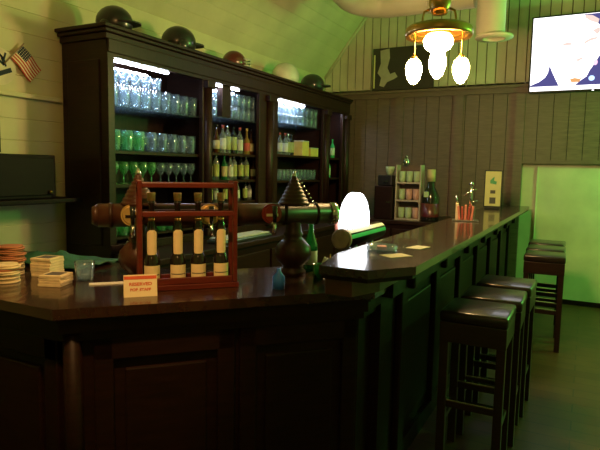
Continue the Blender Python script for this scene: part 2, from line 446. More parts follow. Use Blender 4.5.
for b, zs in SH.items():
    y0, y1 = BAYS[b]
    for k, z in enumerate(zs):
        g = (k == 0 and b < 3)
        lo = CY0+.045 if b == 0 else (BAYS[b-1][1]+y0)/2+.02
        hi = CY1-.04 if b == 3 else (y1+BAYS[b+1][0])/2-.02
        t = MB().box((CB+.02, lo, z-(.010 if g else .022)), (CX-.035, hi, z))
        on_cab(t, 'glass_shelf' if g else 'shelf', M['shelfglass'] if g else M['wood_y'])
for b in (0, 1, 2):
    y0, y1 = BAYS[b]
    for (xx, l, zt) in ((CX-.045, .60, 2.212), (CX-.15, .48, 2.185)):
        t = MB().box((xx-.010, y0+.02, zt-.012), (xx+.010, y0+.02+(y1-y0)*l, zt), bev=.004)
        on_cab(t, 'light_tube', M['tube'])
on_cab(MB().box((CX-.06, 6.18, 2.225), (CX-.04, 6.55, 2.24)), 'light_tube', M['tube'])  # added tube, hidden behind the header, to brighten the end bay bottles
on_cab(MB().box((CX-.09, 4.02, 1.945), (CX-.03, 4.15, 2.22), bev=.004), 'post', M['wood'])
on_cab(MB().box((CX-.03, CY0, .90), (CX+.02, CY1, .96), bev=.004), 'sill_rail', M['wood_y'])

bc = thing('back_counter', 'dark low back counter running below the lit bottle cabinet', 'counter', (-2.62, 4.75, 0))
MB().box((-.22, -2.05, .86), (.20, 2.1, .90), bev=.005).build('worktop', M['wood_y'], bc)
MB().box((-.22, -2.03, 0), (.18, 2.08, .86)).build('body', M['bar_front'], bc)
for k in range(6):
    d = MB().box((.18, -1.98+k*.68, .1), (.20, -1.34+k*.68, .80), bev=.005).build('door', M['wood'], bc)
    MB().tube((.215, -1.45+k*.68, .45), (.215, -1.45+k*.68, .6), .007).build('handle', M['brass'], d)

# ------------------------------------------------------------------ glasses and bottles on the shelves
def tumbler(name, h, r, mat, label, cat='glass', loc=(0, 0, 0), group=None, mug=False):
    o = thing(name, label, cat, loc, 0, group) if mug else None
    prof = [(0, 0), (r*.78, 0), (r*.82, h*.08), (r*.93, h*.55), (r, h), (r*.93, h), (r*.86, h*.55), (r*.74, h*.10), (0, h*.08)]
    b = MB().lathe(prof, mat, 16).build('body' if mug else name, None, o)
    if mug:
        MB().sweep([(0, r*.9, h*.8), (0, r*1.45, h*.75), (0, r*1.5, h*.4), (0, r*.85, h*.25)], .007, seg=6).build('handle', mat, o)
        return o
    b.location = loc
    return tag(b, label, cat, group)
def stemglass(name, h, r, mat, label, loc, group):
    prof = [(0, 0), (r*.8, 0), (r*.75, .006), (.006, .014), (.005, h*.38), (r*.55, h*.46), (r, h*.72), (r*.85, h), (r*.8, h), (r*.93, h*.72), (r*.5, h*.49), (0, h*.44)]
    b = MB().lathe(prof, mat, 14).build(name, None); b.location = loc
    return tag(b, label, 'glass', group)

used = set()
def lay(proto, xs_list, label_fn, group, flip=None):
    """put the prototype at the first place and copies at the others"""
    for i, p in enumerate(xs_list):
        o = proto if i == 0 else dup(proto, p)
        o.location = p; o['label'] = label_fn(i); o['group'] = group
FXR = CX-.085; BXR = CX-.22
# left bay
g = tumbler('pint_glass', .15, .043, M['glassclear'], '', group='')
n = 9; lay(g, [(FXR, 2.815+i*.107, 1.915) for i in range(n)], lambda i: f'clear pint glass on top shelf of left bay, {nth(i, 9)} in front row', 'pint glasses on the top left shelf')
g2 = dup(g, (BXR, 2.815, 1.915)); lay(g2, [(BXR, 2.815+i*.107, 1.915) for i in range(n)], lambda i: f'clear pint glass on top shelf of left bay, {nth(i, 9)} in back row', 'pint glasses on the top left shelf')
g3 = tumbler('small_tumbler', .085, .041, M['glassclear'], '', group='')
lay(g3, [(FXR, 2.815+i*.107, 2.066) for i in range(5)], lambda i: f'short clear tumbler stacked on pint glasses in left bay, {nth(i, 5)} of five', 'tumblers stacked on pint glasses')
g4 = tumbler('beer_mug', .145, .05, M['glassgreenlit'], '', group='', mug=True)
lay(g4, [(FXR, 2.82+i*.118, 1.605) for i in range(3)], lambda i: f'green-lit glass beer mug at left of middle shelf, {nth(i, 3)} of three', 'green-lit mugs in the left bay')
g5 = tumbler('beer_mug', .145, .05, M['glassclear'], '', group='', mug=True)
lay(g5, [(FXR, 3.185+i*.114, 1.605) for i in range(5)], lambda i: f'clear glass beer mug on middle shelf of left bay, {nth(i, 5)} of five', 'clear mugs in the left bay')
g6 = stemglass('stemmed_glass', .16, .038, M['glassgreenlit'], '', (0, 0, 0), '')
lay(g6, [(FXR, 2.81+i*.094, 1.37) for i in range(5)], lambda i: f'green-lit stemmed glass on third shelf of left bay, {nth(i, 5)} of five', 'stemmed glasses in the left bay')
g7 = stemglass('stemmed_glass', .16, .038, M['glassclear'], '', (0, 0, 0), '')
lay(g7, [(FXR, 3.285+i*.092, 1.37) for i in range(5)], lambda i: f'clear stemmed glass on third shelf of left bay, {nth(i, 5)} of five', 'stemmed glasses in the left bay')
# short glasses under the third shelf, on the cabinet floor
on_cab(MB().box((CB+.02, 2.72, .985), (CX-.035, 6.6, 1.0)), 'shelf', M['wood_y'])
g8 = tumbler('green_lit_tumbler', .11, .042, M['glassgreenlit'], '', group='')
lay(g8, [(FXR, 2.79+i*.10, 1.0) for i in range(8)], lambda i: f'green-lit tumbler on lowest shelf of left bay, {nth(i, 8)} in row', 'tumblers on the lowest left shelf')
# middle bay
g9 = tumbler('small_glass', .075, .032, M['glassclear'], '', group='')
pts = [(FXR, 3.90+c*.070, 1.946+r*.077) for r in range(3) for c in range(2)]
lay(g9, pts, lambda i: f'small clear glass left of post in middle bay, {["bottom", "middle", "top"][i//2]} tier, {["left", "right"][i % 2]} one', 'small glasses left of the post')
g10 = tumbler('highball_glass', .115, .034, M['glassclear'], '', group='')
pts = [(FXR, 4.225+c*.092, 1.946+r*.117) for r in range(2) for c in range(5)]
lay(g10, pts, lambda i: f'clear highball glass right of post in middle bay, {["lower", "upper"][i//5]} tier, {nth(i % 5, 5)}', 'highball glasses right of the post')
# right bay
g11 = tumbler('highball_glass', .105, .046, M['glassclear'], '', group='')
pts = [(FXR, 5.045+c*.112, 1.986+r*.107) for r in range(2) for c in range(9)]
lay(g11, pts, lambda i: f'clear glass on top shelf of right bay, {["lower", "upper"][i//9]} tier, {nth(i % 9, 9)}', 'glasses on the top right shelf')
g12 = tumbler('shot_glass', .12, .034, M['glassclear'], '', group='')
lay(g12, [(FXR, 5.04+c*.083, 1.375) for c in range(12)], lambda i: f'narrow clear glass on lowest shelf of right bay, {nth(i, 12)} in row', 'narrow glasses in the right bay')

def bottle_proto(kind, gm, lm, capm, h=.29, r=.037, shape=0):
    o = thing('liquor_bottle', '', 'bottle')
    sh = [(.62, .80), (.52, .66), (.70, .84)][shape]
    prof = [(0, 0), (r*.95, 0), (r, .008), (r, h*sh[0]), (r*.8, h*(sh[0]+.05)), (r*.34, h*sh[1]), (r*.32, h*.95), (0, h*.95)]
    MB().lathe(prof, gm, 14).build('body', None, o)
    MB().lathe([(r*1.015, h*.14), (r*1.015, h*(sh[0]-.08)), (r*1.0, h*(sh[0]-.08))], lm, 14).build('label_band', None, o)
    MB().lathe([(0, h), (r*.40, h), (r*.40, h*.90), (r*.34, h*.90)], capm, 12).build('cap', None, o)
    return o
M['bbright'] = glass('lit_green_bottle', (.30, .95, .45), .6, .2, (.12, .90, .35))  # lit copy of the bottle green, the light's brightness is in the colour
KINDS = [('green bottle with cream label', 'bgreen', 'lab1', 'bgreen', 0), ('brown bottle with cream label', 'bbrown', 'lab1', 'bdark', 1), ('clear bottle with white label', 'bclear', 'lab2', 'lab4', 0),
         ('black bottle with olive label', 'bdark', 'lab3', 'bdark', 2), ('amber bottle with red label', 'byellow', 'lab4', 'gold', 1), ('clear bottle with olive label', 'bclear', 'lab3', 'chrome', 2), ('brightly lit green bottle', 'bbright', 'cupgreen', 'bbright', 0)]
protos = {}
def put_bottle(k, loc, label, group, s=1.):
    if k not in protos:
        kd = KINDS[k]; o = bottle_proto(k, M[kd[1]], M[kd[2]], M[kd[3]], shape=kd[4]); protos[k] = o
    else: o = dup(protos[k], loc)
    o.location = loc; o['label'] = label; o['group'] = group; o.scale = (s, s, s); o.rotation_euler.z = random.uniform(0, 6)
for (b, z, seq, y0, dy, nm, s) in ((1, 1.63, [0, 1, 2, 5, 3, 2, 4, 1], 3.915, .100, 'second shelf of middle bay', .86),
                                (1, 1.39, [0, 5, 0, 2, 5, 3, 5, 1], 3.91, .102, 'third shelf of middle bay', .78),
                                (1, 1.19, [3, 2, 3, 0, 2, 3, 2], 3.93, .108, 'fourth shelf of middle bay', .64),
                                (2, 1.65, [1, 2, 2, 5, 3], 5.04, .10, 'second shelf of right bay', .80)):
    for i, k in enumerate(seq):
        put_bottle(k, (FXR+random.uniform(-.03, .01), y0+i*dy, z), f'{KINDS[k][0]} on {nm}, {nth(i, len(seq))}', 'bottles on the '+nm, s)
for i, (y, z) in enumerate(((6.27, 1.65), (6.43, 1.65), (6.32, 1.40))):
    put_bottle(6, (FXR+.03, y, z), 'brightly lit green bottle in the narrow end bay, ' + ['left one on the upper shelf', 'right one on the upper shelf', 'alone on the lower shelf'][i], 'bottles in the narrow end bay', .8)
for i, (y, w, h) in enumerate(((5.63, .16, .16), (5.86, .2, .09))):
    t = thing('carton', ['tall yellow carton beside the bottles in the right bay', 'flat yellow carton at the right end of the bottle shelf'][i], 'box', (FXR, y, 1.65), 0, 'yellow cartons in the right bay')
    MB().box((-.06, -w/2, 0), (.06, w/2, h), bev=.004).build('body', M['yellow'], t)
    MB().box((-.061, -w/2-.001, h), (.061, w/2+.001, h+.012), bev=.003).build('lid', M['lab2'], t)

# things standing on the back counter
t = thing('white_carton', 'small white carton on the back counter behind the bottle rack', 'box', (-2.70, 2.80, .90)); MB().box((-.05, -.06, 0), (.05, .06, .075), bev=.005).build('body', M['white'], t); MB().box((-.052, -.062, .075), (.052, .062, .09), bev=.003).build('lid', M['white'], t)
o = MB(); o.box((-.09, -.36, 0), (.09, .36, .03), M['steel'], bev=.01)
o.box((-.08, -.34, .03), (.08, .34, .045), M['lab2'], bev=.01)
tag(o.build('drip_tray', None, None, (-2.56, 3.85, .90)), 'long pale tray with cloth lying on the back counter', 'tray')

# ------------------------------------------------------------------ sport headgear along the cabinet top
HZ = CZ+.07
def helmet(name, label, cat, loc, mat, bill=True, mask=False, r=.105, rotz=0., sc=(1, 1.12, 1.0)):
    o = thing(name, label, cat, loc, rotz, 'headgear on the cabinet top')
    MB().ball((0, 0, r*.62), r, None, sc, 20, 12, zmin=-r*.62).build('shell', mat, o)
    if bill:
        b = MB(); pts = []
        for k in range(13):
            a = PI*k/12; pts.append((math.cos(a)*r*.82, r*.75+math.sin(a)*r*.95))
        b.prism(pts, r*.50, r*.58, mat); b.build('bill', mat, o)
        MB().ball((r*.92, -.01, r*.32), r*.38, None, (.35, .9, .9), 12, 8).build('ear_flap', mat, o)
    if mask:
        for zz in (.25, .55, .85):
            MB().sweep([(-r*.95, r*.5, r*zz), (-r*.7, r*1.35, r*zz), (0, r*1.62, r*zz), (r*.7, r*1.35, r*zz), (r*.95, r*.5, r*zz)], .007, seg=6).build('face_bar', M['lab2'], o)
        MB().sweep([(0, r*1.62, r*.25), (0, r*1.62, r*.85)], .007, seg=6).build('face_bar', M['lab2'], o)
        MB().ball((0, 0, r*.62), r*1.012, None, (.16, 1.12, 1.0), 16, 12, zmin=-r*.1).build('stripe', M['lab2'], o)
    return o
helmet('baseball_cap', 'black round cap on the cabinet top nearest the flags', 'cap', (-2.99, 2.89, HZ), M['helmet'], bill=True, rotz=-1.3, r=.115)
helmet('batting_helmet', 'black batting helmet with bill pointing right on the cabinet top', 'helmet', (-2.98, 3.56, HZ), M['helmet'], bill=True, rotz=-.5, r=.125)
helmet('football_helmet', 'maroon football helmet with pale face bars on the cabinet top', 'helmet', (-2.98, 4.34, HZ), M['maroon'], bill=False, mask=True, rotz=-.5, r=.10)
t = helmet('football_helmet', 'white football helmet on the cabinet top above the right bay', 'helmet', (-2.98, 5.32, HZ), M['whitehelm'], bill=False, rotz=-.4, r=.14)
MB().ball((.08, -.06, .10), .045, None, (.5, 1, 1)).build('emblem', M['lab3'], t)
helmet('baseball_cap', 'dark cap at the far right end of the cabinet top', 'cap', (-2.98, 5.97, HZ), M['helmet'], bill=True, rotz=-1.2, r=.13)

# ------------------------------------------------------------------ flags and dark units on the left wall
def flagmat(cx, cz, ang, off):   # maps local x,y (flag plane) to the left wall
    return Matrix.Translation((WX+off, cx, cz)) @ Matrix(((0, 0, 1, 0), (1, 0, 0, 0), (0, 1, 0, 0), (0, 0, 0, 1))) @ Matrix.Rotation(ang, 4, 'Z')
fl = thing('striped_flag', 'small flag with red and white stripes and navy canton pinned to the left wall', 'flag', (WX+.02, 2.39, 2.17))
inv = Matrix.Translation((-(WX+.02), -2.39, -2.17))
FW, FH = .195, .125
def wavy(u): return .010*math.sin(u*26)
def flag_piece(x0, x1, y0, y1, mat, dz):
    t = MB(); K = 8; Aa = []; Bb = []
    for k in range(K+1):
        u = x0+(x1-x0)*k/K
        Aa.append(t.bm.verts.new((u, y0, dz+wavy(u)))); Bb.append(t.bm.verts.new((u, y1, dz+wavy(u))))
    fs = [t.bm.faces.new((Aa[k], Aa[k+1], Bb[k+1], Bb[k])) for k in range(K)]
    t._fin(fs, mat, True); return t
t = MB(); fm = flagmat(2.378, 2.255, -.75, .03)
for k in range(13):
    q = flag_piece(0, FW, -FH*k/13, -FH*(k+1)/13, M['flagred' if k % 2 == 0 else 'flagwhite'], 0)
    me = bpy.data.meshes.new('tmp'); q.bm.to_mesh(me); i0 = t.mi(M['flagred' if k % 2 == 0 else 'flagwhite'])
    nf = len(t.bm.faces); t.bm.from_mesh(me); t.bm.faces.ensure_lookup_table()
    for f in t.bm.faces[nf:]: f.material_index = i0
bmesh.ops.transform(t.bm, matrix=fm, verts=t.bm.verts)
o = t.build('cloth'); o.parent = fl; o.matrix_parent_inverse = inv
t = flag_piece(0, FW*.42, 0, -FH*7/13, M['flagblue'], .0015)
for r in range(5):
    for c in range(6):
        t.prism([(FW*.42*(c+.5)/6+.003*math.cos(a*2*PI/5), -FH*7/13*(r+.5)/5+.003*math.sin(a*2*PI/5)) for a in range(5)], .0016+wavy(FW*.42*(c+.5)/6), .0022+wavy(FW*.42*(c+.5)/6), M['flagwhite'])
bmesh.ops.transform(t.bm, matrix=fm, verts=t.bm.verts)
o = t.build('canton'); o.parent = fl; o.matrix_parent_inverse = inv
t = MB().tube((0, .02, 0), (0, -FH-.06, 0), .004); bmesh.ops.transform(t.bm, matrix=fm, verts=t.bm.verts)
o = t.build('stick', M['capwood']); o.parent = fl; o.matrix_parent_inverse = inv

pe = thing('round_pennant', 'round white pennant with dark letters at left edge of the wall', 'pennant', (WX+.01, 2.24, 2.08))
inv = Matrix.Translation((-(WX+.01), -2.24, -2.08)); fm = flagmat(2.22, 2.10, .3, .015)
t = MB(); t.prism([(.115*math.cos(2*PI*k/28), .115*math.sin(2*PI*k/28)) for k in range(28)], 0, .008, M['flagwhite']); bmesh.ops.transform(t.bm, matrix=fm, verts=t.bm.verts)
o = t.build('disc'); o.parent = pe; o.matrix_parent_inverse = inv
t = MB()
def stroke(t, p, q, w, mat):
    p = Vector(p); q = Vector(q); d = (q-p).normalized(); nn = Vector((-d.y, d.x))*w
    t.prism([tuple(p+nn), tuple(p-nn), tuple(q-nn), tuple(q+nn)], .008, .010, mat)
for (p, q) in (((-.005, .0), (-.005, .06)), ((-.005, .06), (.035, .0)), ((.035, .0), (.035, .06)), ((.025, .07), (.045, .035)), ((.07, .07), (.045, .035)), ((.045, .035), (.045, -.01)), ((-.07, -.05), (.075, -.035))):
    stroke(t, p, q, .006 if q[1] > -.02 else .014, M['flagblue'])
bmesh.ops.transform(t.bm, matrix=fm, verts=t.bm.verts)
o = t.build('lettering'); o.parent = pe; o.matrix_parent_inverse = inv

wu = thing('wall_cupboard', 'low dark wall cupboard on the left wall beside the tall cabinet', 'cupboard', (WX, 2.2, 1.26))
MB().box((.005, -.9, .02), (.16, .30, .30), bev=.005).build('body', M['blackwood'], wu)
MB().box((.005, -.9, -.01), (.27, .42, .02), bev=.006).build('shelf_board', M['blackwood'], wu)
d = MB().box((.16, -.25, .04), (.175, .28, .28), bev=.004).build('door', M['blackwood'], wu)
MB().ball((.187, .24, .06), .012).build('knob', M['brass'], d)
pf = thing('picture_frame', 'dark framed board hanging at the left edge of the photo', 'picture', (WX+.012, 1.9, 1.57))
MB().box((0, -.35, .01), (.012, .27, .275)).build('board', M['blackwood'], pf)
t = MB(); t.box((0, -.38, 0), (.03, .30, .03)); t.box((0, -.38, .26), (.03, .30, .30)); t.box((0, -.38, 0), (.03, -.35, .3)); t.box((0, .27, 0), (.03, .30, .3)); t.build('frame', M['blackwood'], pf)

# ------------------------------------------------------------------ wooden double beer tower behind the rack
tw = thing('beer_tower', 'dark turned wooden beer tower with two pillars carrying a horizontal barrel', 'beer tower', A(.67, .42), AR)
def pillar(xc):
    prof = [(0, 0), (.062, 0), (.062, .018), (.045, .030), (.050, .045), (.078, .070), (.088, .10), (.082, .135), (.055, .165), (.040, .180), (.048, .192), (.040, .205), (.036, .235), (.036, .325), (.060, .330)]
    z = .332; r = .074
    for k in range(7):
        prof += [(r, z), (r*1.02, z+.010), (r*.93, z+.0170)]; z += .0170; r -= .0088
    prof += [(.014, z), (.016, z+.008), (0, z+.018)]
    p = MB().lathe(prof, M['turned'], 24, (xc, 0, 0)).build('pillar', None, tw)
    MB().lathe([(0, 0), (.012, .002), (.014, .012), (.008, .02), (.005, .03), (0, .034)], M['chrome'], 12, (xc, 0, z+.008)).build('finial', None, p)
    return p
pl = pillar(-.355); pr = pillar(.35)
for k in range(7):   # the studded edge on the right pillar's cap
    MB().ball((.35+.018+k*.0092, -.022-.006*k, .452-k*.0170), .0058, None, (1, 1, 1), 8, 6).build('stud', M['chrome'], pr)
MB().tube((-.52, 0, .29), (.53, 0, .29), .050, seg=24).tube((-.545, 0, .29), (-.52, 0, .29), .035, .05, seg=24).build('barrel', M['turned'], tw)
MB().tube((.53, 0, .29), (.565, 0, .29), .053, seg=20).build('barrel_end', M['chrome'], tw)
t = MB(); t.lathe([(.051, -.01), (.054, -.01), (.054, .01), (.051, .01)], M['bar_front'], 24)
for xx in (-.47, -.2, .05, .30, .46):
    MB().lathe([(.0505, -.008), (.054, -.006), (.054, .006), (.0505, .008)], M['wood'], 24, mtx=Matrix.Translation((xx, 0, .29)) @ Matrix.Rotation(PI/2, 4, 'Y')).build('hoop', None, tw)
def medal(xx, mat, nm):
    b = MB(); b.tube((xx, -.045, .295), (xx, -.062, .295), .046, .046, mat, 24); b.tube((xx, -.062, .295), (xx, -.066, .295), .040, .037, mat, 24)
    o = b.build('tap_badge', None, tw); o['label'] = nm
    MB().box((xx-.028, -.068, .284), (xx+.028, -.0655, .296)).build('badge_print', M['card'] if mat != M['gold'] else M['bar_front'], o)
    tp = MB(); tp.tube((xx, -.05, .255), (xx, -.105, .250), .011, mat=M['chrome']); tp.tube((xx, -.10, .255), (xx, -.10, .205), .009, .007, M['chrome']); tp.build('tap_spout', None, tw)
    MB().tube((xx, -.105, .26), (xx, -.105, .335), .008, .013, mat=M['bdark']).build('tap_handle', None, tw)
medal(-.385, M['gold'], 'gold round tap badge'); medal(-.06, M['gold'], 'gold round tap badge'); medal(.225, M['red'], 'red round tap badge')

# ------------------------------------------------------------------ bottle rack with four bottles
rk = thing('bottle_rack', 'red-stained wooden rack holding four bottles on the bar corner', 'rack', A(.492, .255), AR)
MB().box((-.195, -.055, .0), (.215, .055, .022), bev=.003).build('base_board', M['rack'], rk)
for xx in (-.185, .198):
    for yy in (-.045, .045):
        MB().box((xx-.009, yy-.009, .022), (xx+.009, yy+.009, .445), bev=.003).build('post', M['rack'], rk)
for yy in (-.045, .045):
    MB().box((-.176, yy-.008, .416), (.190, yy+.008, .436), bev=.003).build('top_rail', M['rack'], rk)
    MB().box((-.176, yy-.009, .300), (.190, yy+.009, .322), bev=.003).build('middle_rail', M['rack'], rk)
    MB().box((-.176, yy-.007, .022), (.186, yy+.007, .05), bev=.003).build('low_rail', M['rack'], rk)
for xx in (-.185, .198):
    MB().box((xx-.010, -.035, .415), (xx+.010, .035, .436)).build('end_rail', M['rack'], rk)
bt = thing('cork_bottle', '', 'bottle', A(.355, .255, 1.022), AR, 'four bottles in the red wooden rack')
MB().lathe([(0, 0), (.030, 0), (.0325, .006), (.0325, .095), (.028, .110), (.0225, .122), (.0215, .225), (.017, .245), (.0115, .262), (.0110, .325), (.0135, .328), (.0135, .340), (0, .340)], M['darkglass'], 20).build('body', None, bt)
t = MB(); 
def curved_label(t, r, z0, z1, half, mat, arch=0., K=10):
    rows = [z0, z1] if not arch else [z0, z0+arch*.5, z0+arch, z1-arch, z1-arch*.45, z1]
    wid = [half, half] if not arch else [half*.72, half*.95, half, half, half*.9, half*.45]
    vs = []
    for z, w in zip(rows, wid):
        vs.append([t.bm.verts.new((r*math.sin(-w+2*w*k/K), -r*math.cos(-w+2*w*k/K), z)) for k in range(K+1)])
    fs = [t.bm.faces.new((a[k], a[k+1], b[k+1], b[k])) for a, b in zip(vs, vs[1:]) for k in range(K)]
    t._fin(fs, mat, True)
curved_label(t, .0226, .118, .222, .98, M['label'], .016); t.build('neck_label', None, bt)
t = MB(); curved_label(t, .0331, .022, .078, 1.2, M['label']); curved_label(t, .0300, .078, .100, .45, M['label'])
curved_label(t, .0334, .038, .042, 1.0, M['print']); t.build('body_label', None, bt)
MB().tube((0, 0, .258), (0, 0, .268), .0135, mat=M['brass']).tube((0, 0, .285), (0, 0, .293), .0125, mat=M['brass']).build('neck_ring', None, bt)
ck = MB().tube((0, 0, .340), (0, 0, .372), .0150, .0165, seg=14).build('cork', M['cork'], bt)
for i, al in enumerate((.368, .459, .543, .638)):
    o = bt if i == 0 else dup(bt, A(al, .255, 1.022))
    o['label'] = 'dark bottle with long cream neck label in red rack, ' + ['leftmost, behind sign card', 'second from the left', 'third from the left', 'rightmost'][i]

# ------------------------------------------------------------------ sign card
sg = thing('sign_card', 'folded cream sign card with red header and red lettering before the rack', 'sign', A(.303, .150), AR-.02)
sg.scale = (.97, .97, .85)
W2 = .064
t = MB(); t.prism([(-.028, 0), (-.0265, 0), (0, .0915), (.0265, 0), (.028, 0), (0, .096)], -W2, W2, M['card'], Matrix.Rotation(PI/2, 4, 'Z') @ Matrix.Rotation(PI/2, 4, 'X'))
t.build('card', None, sg)
face = Matrix.Translation((0, -.028, 0)) @ Matrix.Rotation(PI/2-.284, 4, 'X')
t = MB(); t.prism([(-W2*.98, .079), (W2*.98, .079), (W2*.98, .094), (-W2*.98, .094)], .0004, .0010, M['cardred'], face); t.build('header_band', None, sg)
def text_mesh(s, size, mtx, name, mat, parent):
    cu = bpy.data.curves.new(name, 'FONT'); cu.body = s; cu.size = size; cu.align_x = 'CENTER'; cu.extrude = .0003; cu.offset = .0006
    tmp = bpy.data.objects.new(name, cu); COL.objects.link(tmp)
    bpy.context.view_layer.update()
    me = bpy.data.meshes.new_from_object(tmp.evaluated_get(bpy.context.evaluated_depsgraph_get()))
    bpy.data.objects.remove(tmp)
    me.transform(mtx); me.materials.clear(); me.materials.append(mat)
    o = bpy.data.objects.new(name, me); COL.objects.link(o); o.parent = parent; return o
text_mesh('RESERVED', .0195, face @ Matrix.Translation((0, .051, .0008)), 'lettering', M['cardred'], sg)
text_mesh('FOR STAFF', .0165, face @ Matrix.Translation((0, .027, .0008)), 'lettering', M['cardred'], sg)

# ------------------------------------------------------------------ coasters, cards, tumbler, cloth on the left end
def round_stack(loc, n, mats, name, lab, group):
    z = loc[2]
    pr = {}
    for i in range(n):
        m = mats(i)
        if m not in pr:
            o = MB().tube((0, 0, 0), (0, 0, .0085), .053, seg=24).build(name, m); pr[m] = o
        else: o = pr[m].copy(); COL.objects.link(o)
        o.location = (loc[0]+random.uniform(-.006, .006), loc[1]+random.uniform(-.006, .006), z); z += .0088
        colr = 'reddish' if m == M['coasterred'] else 'cream'
        lb = 'topmost' if i == n-1 else 'lowest' if i == 0 else ORD[i]+' from the bottom'
        tag(o, f'{colr} round coaster, {lb} in {lab}', 'coaster', group)
round_stack((-2.16, 1.46, 1.0), 9, lambda i: M['coasterred'] if i in (6,) else M['coaster'], 'round_coaster', 'front stack at left end of bar', 'coasters in the front stack')
round_stack((-2.295, 1.585, 1.0), 15, lambda i: M['coasterred'] if i > 6 else M['coaster'], 'round_coaster', 'taller rear stack at left of bar', 'coasters in the rear stack')
def card_stack(loc, rot, n, sx, sy, name, lab, group):
    z = loc[2]; pr = None
    for i in range(n):
        if i == n-1:
            o = thing(name, '', 'coaster', (0, 0, 0)); MB().box((-sx/2, -sy/2, 0), (sx/2, sy/2, .0115), bev=.002).build('board', M['coaster'], o)
            MB().box((-sx*.33, -sy*.33, .0115), (sx*.33, sy*.33, .0121)).build('print', M['print'], o)
        elif pr is None: o = pr = MB().box((-sx/2, -sy/2, 0), (sx/2, sy/2, .0115), bev=.002).build(name, M['coaster'])
        else: o = pr.copy(); COL.objects.link(o)
        o.location = (loc[0]+random.uniform(-.003, .003), loc[1]+random.uniform(-.003, .003), z); o.rotation_euler = (0, 0, rot+random.uniform(-.05, .05)); z += .0119
        lb = 'topmost, with dark print,' if i == n-1 else 'lowest' if i == 0 else ORD[i]+' from the bottom'
        tag(o, f'square cream beer mat, {lb} in {lab}', 'coaster', group)
card_stack((-1.945, 1.535, 1.0), .35, 4, .098, .098, 'beer_mat', 'short stack beside the tumbler', 'mats in the short stack')
card_stack((-2.145, 1.655, 1.0), .30, 7, .10, .10, 'beer_mat', 'taller stack behind the short stack', 'mats in the taller stack')
tg = tumbler('water_tumbler', .085, .043, M['glassclear'], 'short clear tumbler standing right of the beer mat stacks', loc=(-1.915, 1.66, 1.0))
t = MB(); K = 14; vs = []
for i in range(K+1):
    row = []
    for j in range(K+1):
        a = i/K-.5; b = j/K-.5
        row.append(t.bm.verts.new((a*.56, b*.30, .014+.032*math.exp(-(a*a*9+b*b*14))*(1+.5*math.sin(a*19+b*7))+.006*math.sin(a*23)*math.cos(b*17))))
    vs.append(row)
for i in range(K):
    for j in range(K): f = t.bm.faces.new((vs[i][j], vs[i+1][j], vs[i+1][j+1], vs[i][j+1])); f.smooth = True
cl = t.build('bar_cloth', M['greencloth'], None, (-2.38, 1.88, 1.0), .1)
md = cl.modifiers.new('thick', 'SOLIDIFY'); md.thickness = .006
tag(cl, 'crumpled dark green bar cloth lying behind the coaster stacks', 'cloth')
o = MB().box((-.075, -.02, 0), (.075, .02, .004), bev=.001).build('paper_strip', M['white'], None, A(.185, .40), AR); tag(o, 'narrow white paper strip on the bar left of the sign card', 'paper')
t = MB()
t.lathe([(0, 0), (.026, 0), (.026, .05), (.010, .07), (.008, .085), (0, .085)], M['blue'], 16)
tag(t.build('blue_dispenser', None, None, A(.86, .13)), 'small blue bottle at the foot of the right tower pillar', 'bottle')
st = thing('straw_cup', 'dark green cup with white straws right of the tower pillar', 'cup', A(1.10, .28))
MB().lathe([(0, 0), (.026, 0), (.033, .07), (.029, .07), (.023, .006), (0, .006)], M['bgreen'], 16).build('body', None, st)
for k in range(4):
    MB().tube((.004*k-.006, .003*k-.004, .01), (.035+.006*k, -.012+.014*k, .105-.006*k), .0055, seg=8).build('straw', M['white'], st)
gb = thing('green_bottle', 'dark green bottle standing behind the right tower pillar', 'bottle', A(1.14, .50))
MB().lathe([(0, 0), (.034, 0), (.034, .13), (.014, .19), (.013, .245), (0, .245)], M['bgreen'], 16).build('body', None, gb)
MB().lathe([(.0345, .03), (.0345, .10), (.034, .10)], M['lab2'], 16).build('label_band', None, gb)

# ------------------------------------------------------------------ barrel tap with lit oval sign on the inner edge of the ledge
bt2 = thing('barrel_tap', 'horizontal barrel tap with green stripe behind the raised ledge', 'beer tap', (-1.155, 2.98, 1.130))
MB().tube((0, -.26, 0), (0, .30, 0), .053, seg=24, mat=M['bar_front']).build('barrel', None, bt2)
MB().tube((0, -.285, 0), (0, -.26, 0), .056, seg=28).tube((0, -.292, 0), (0, -.285, 0), .046, .054, seg=28).build('end_cap', M['capwood'], bt2)
def stripe(a0, a1, mat, nm):
    t = MB(); K = 5; q = []
    for k in range(K+1):
        a = a0+(a1-a0)*k/K; q.append((math.cos(a)*.0545, math.sin(a)*.0545))
    Aa = [t.bm.verts.new((x, -.255, z)) for x, z in q]; Bb = [t.bm.verts.new((x, .295, z)) for x, z in q]
    t._fin([t.bm.faces.new((Aa[k], Aa[k+1], Bb[k+1], Bb[k])) for k in range(K)], mat, True); t.build(nm, None, bt2)
stripe(.05, .45, M['green'], 'green_stripe'); stripe(.62, 1.1, M['white'], 'white_stripe')
for yy in (-.1, .16): MB().tube((0, yy, -.275), (0, yy, -.045), .026, .022).build('column', M['steel'], bt2)
for k in range(2): 
    tp = MB(); tp.tube((-.05, -.12+.2*k, -.01), (-.11, -.12+.2*k, -.02), .010, mat=M['chrome']); tp.tube((-.105, -.12+.2*k, -.015), (-.105, -.12+.2*k, -.075), .008, mat=M['chrome']); tp.build('tap_spout', None, bt2)
    MB().tube((-.10, -.12+.2*k, 0), (-.10, -.12+.2*k, .085), .009, .013).build('tap_handle', M['pink'] if k == 0 else M['blue'], bt2)
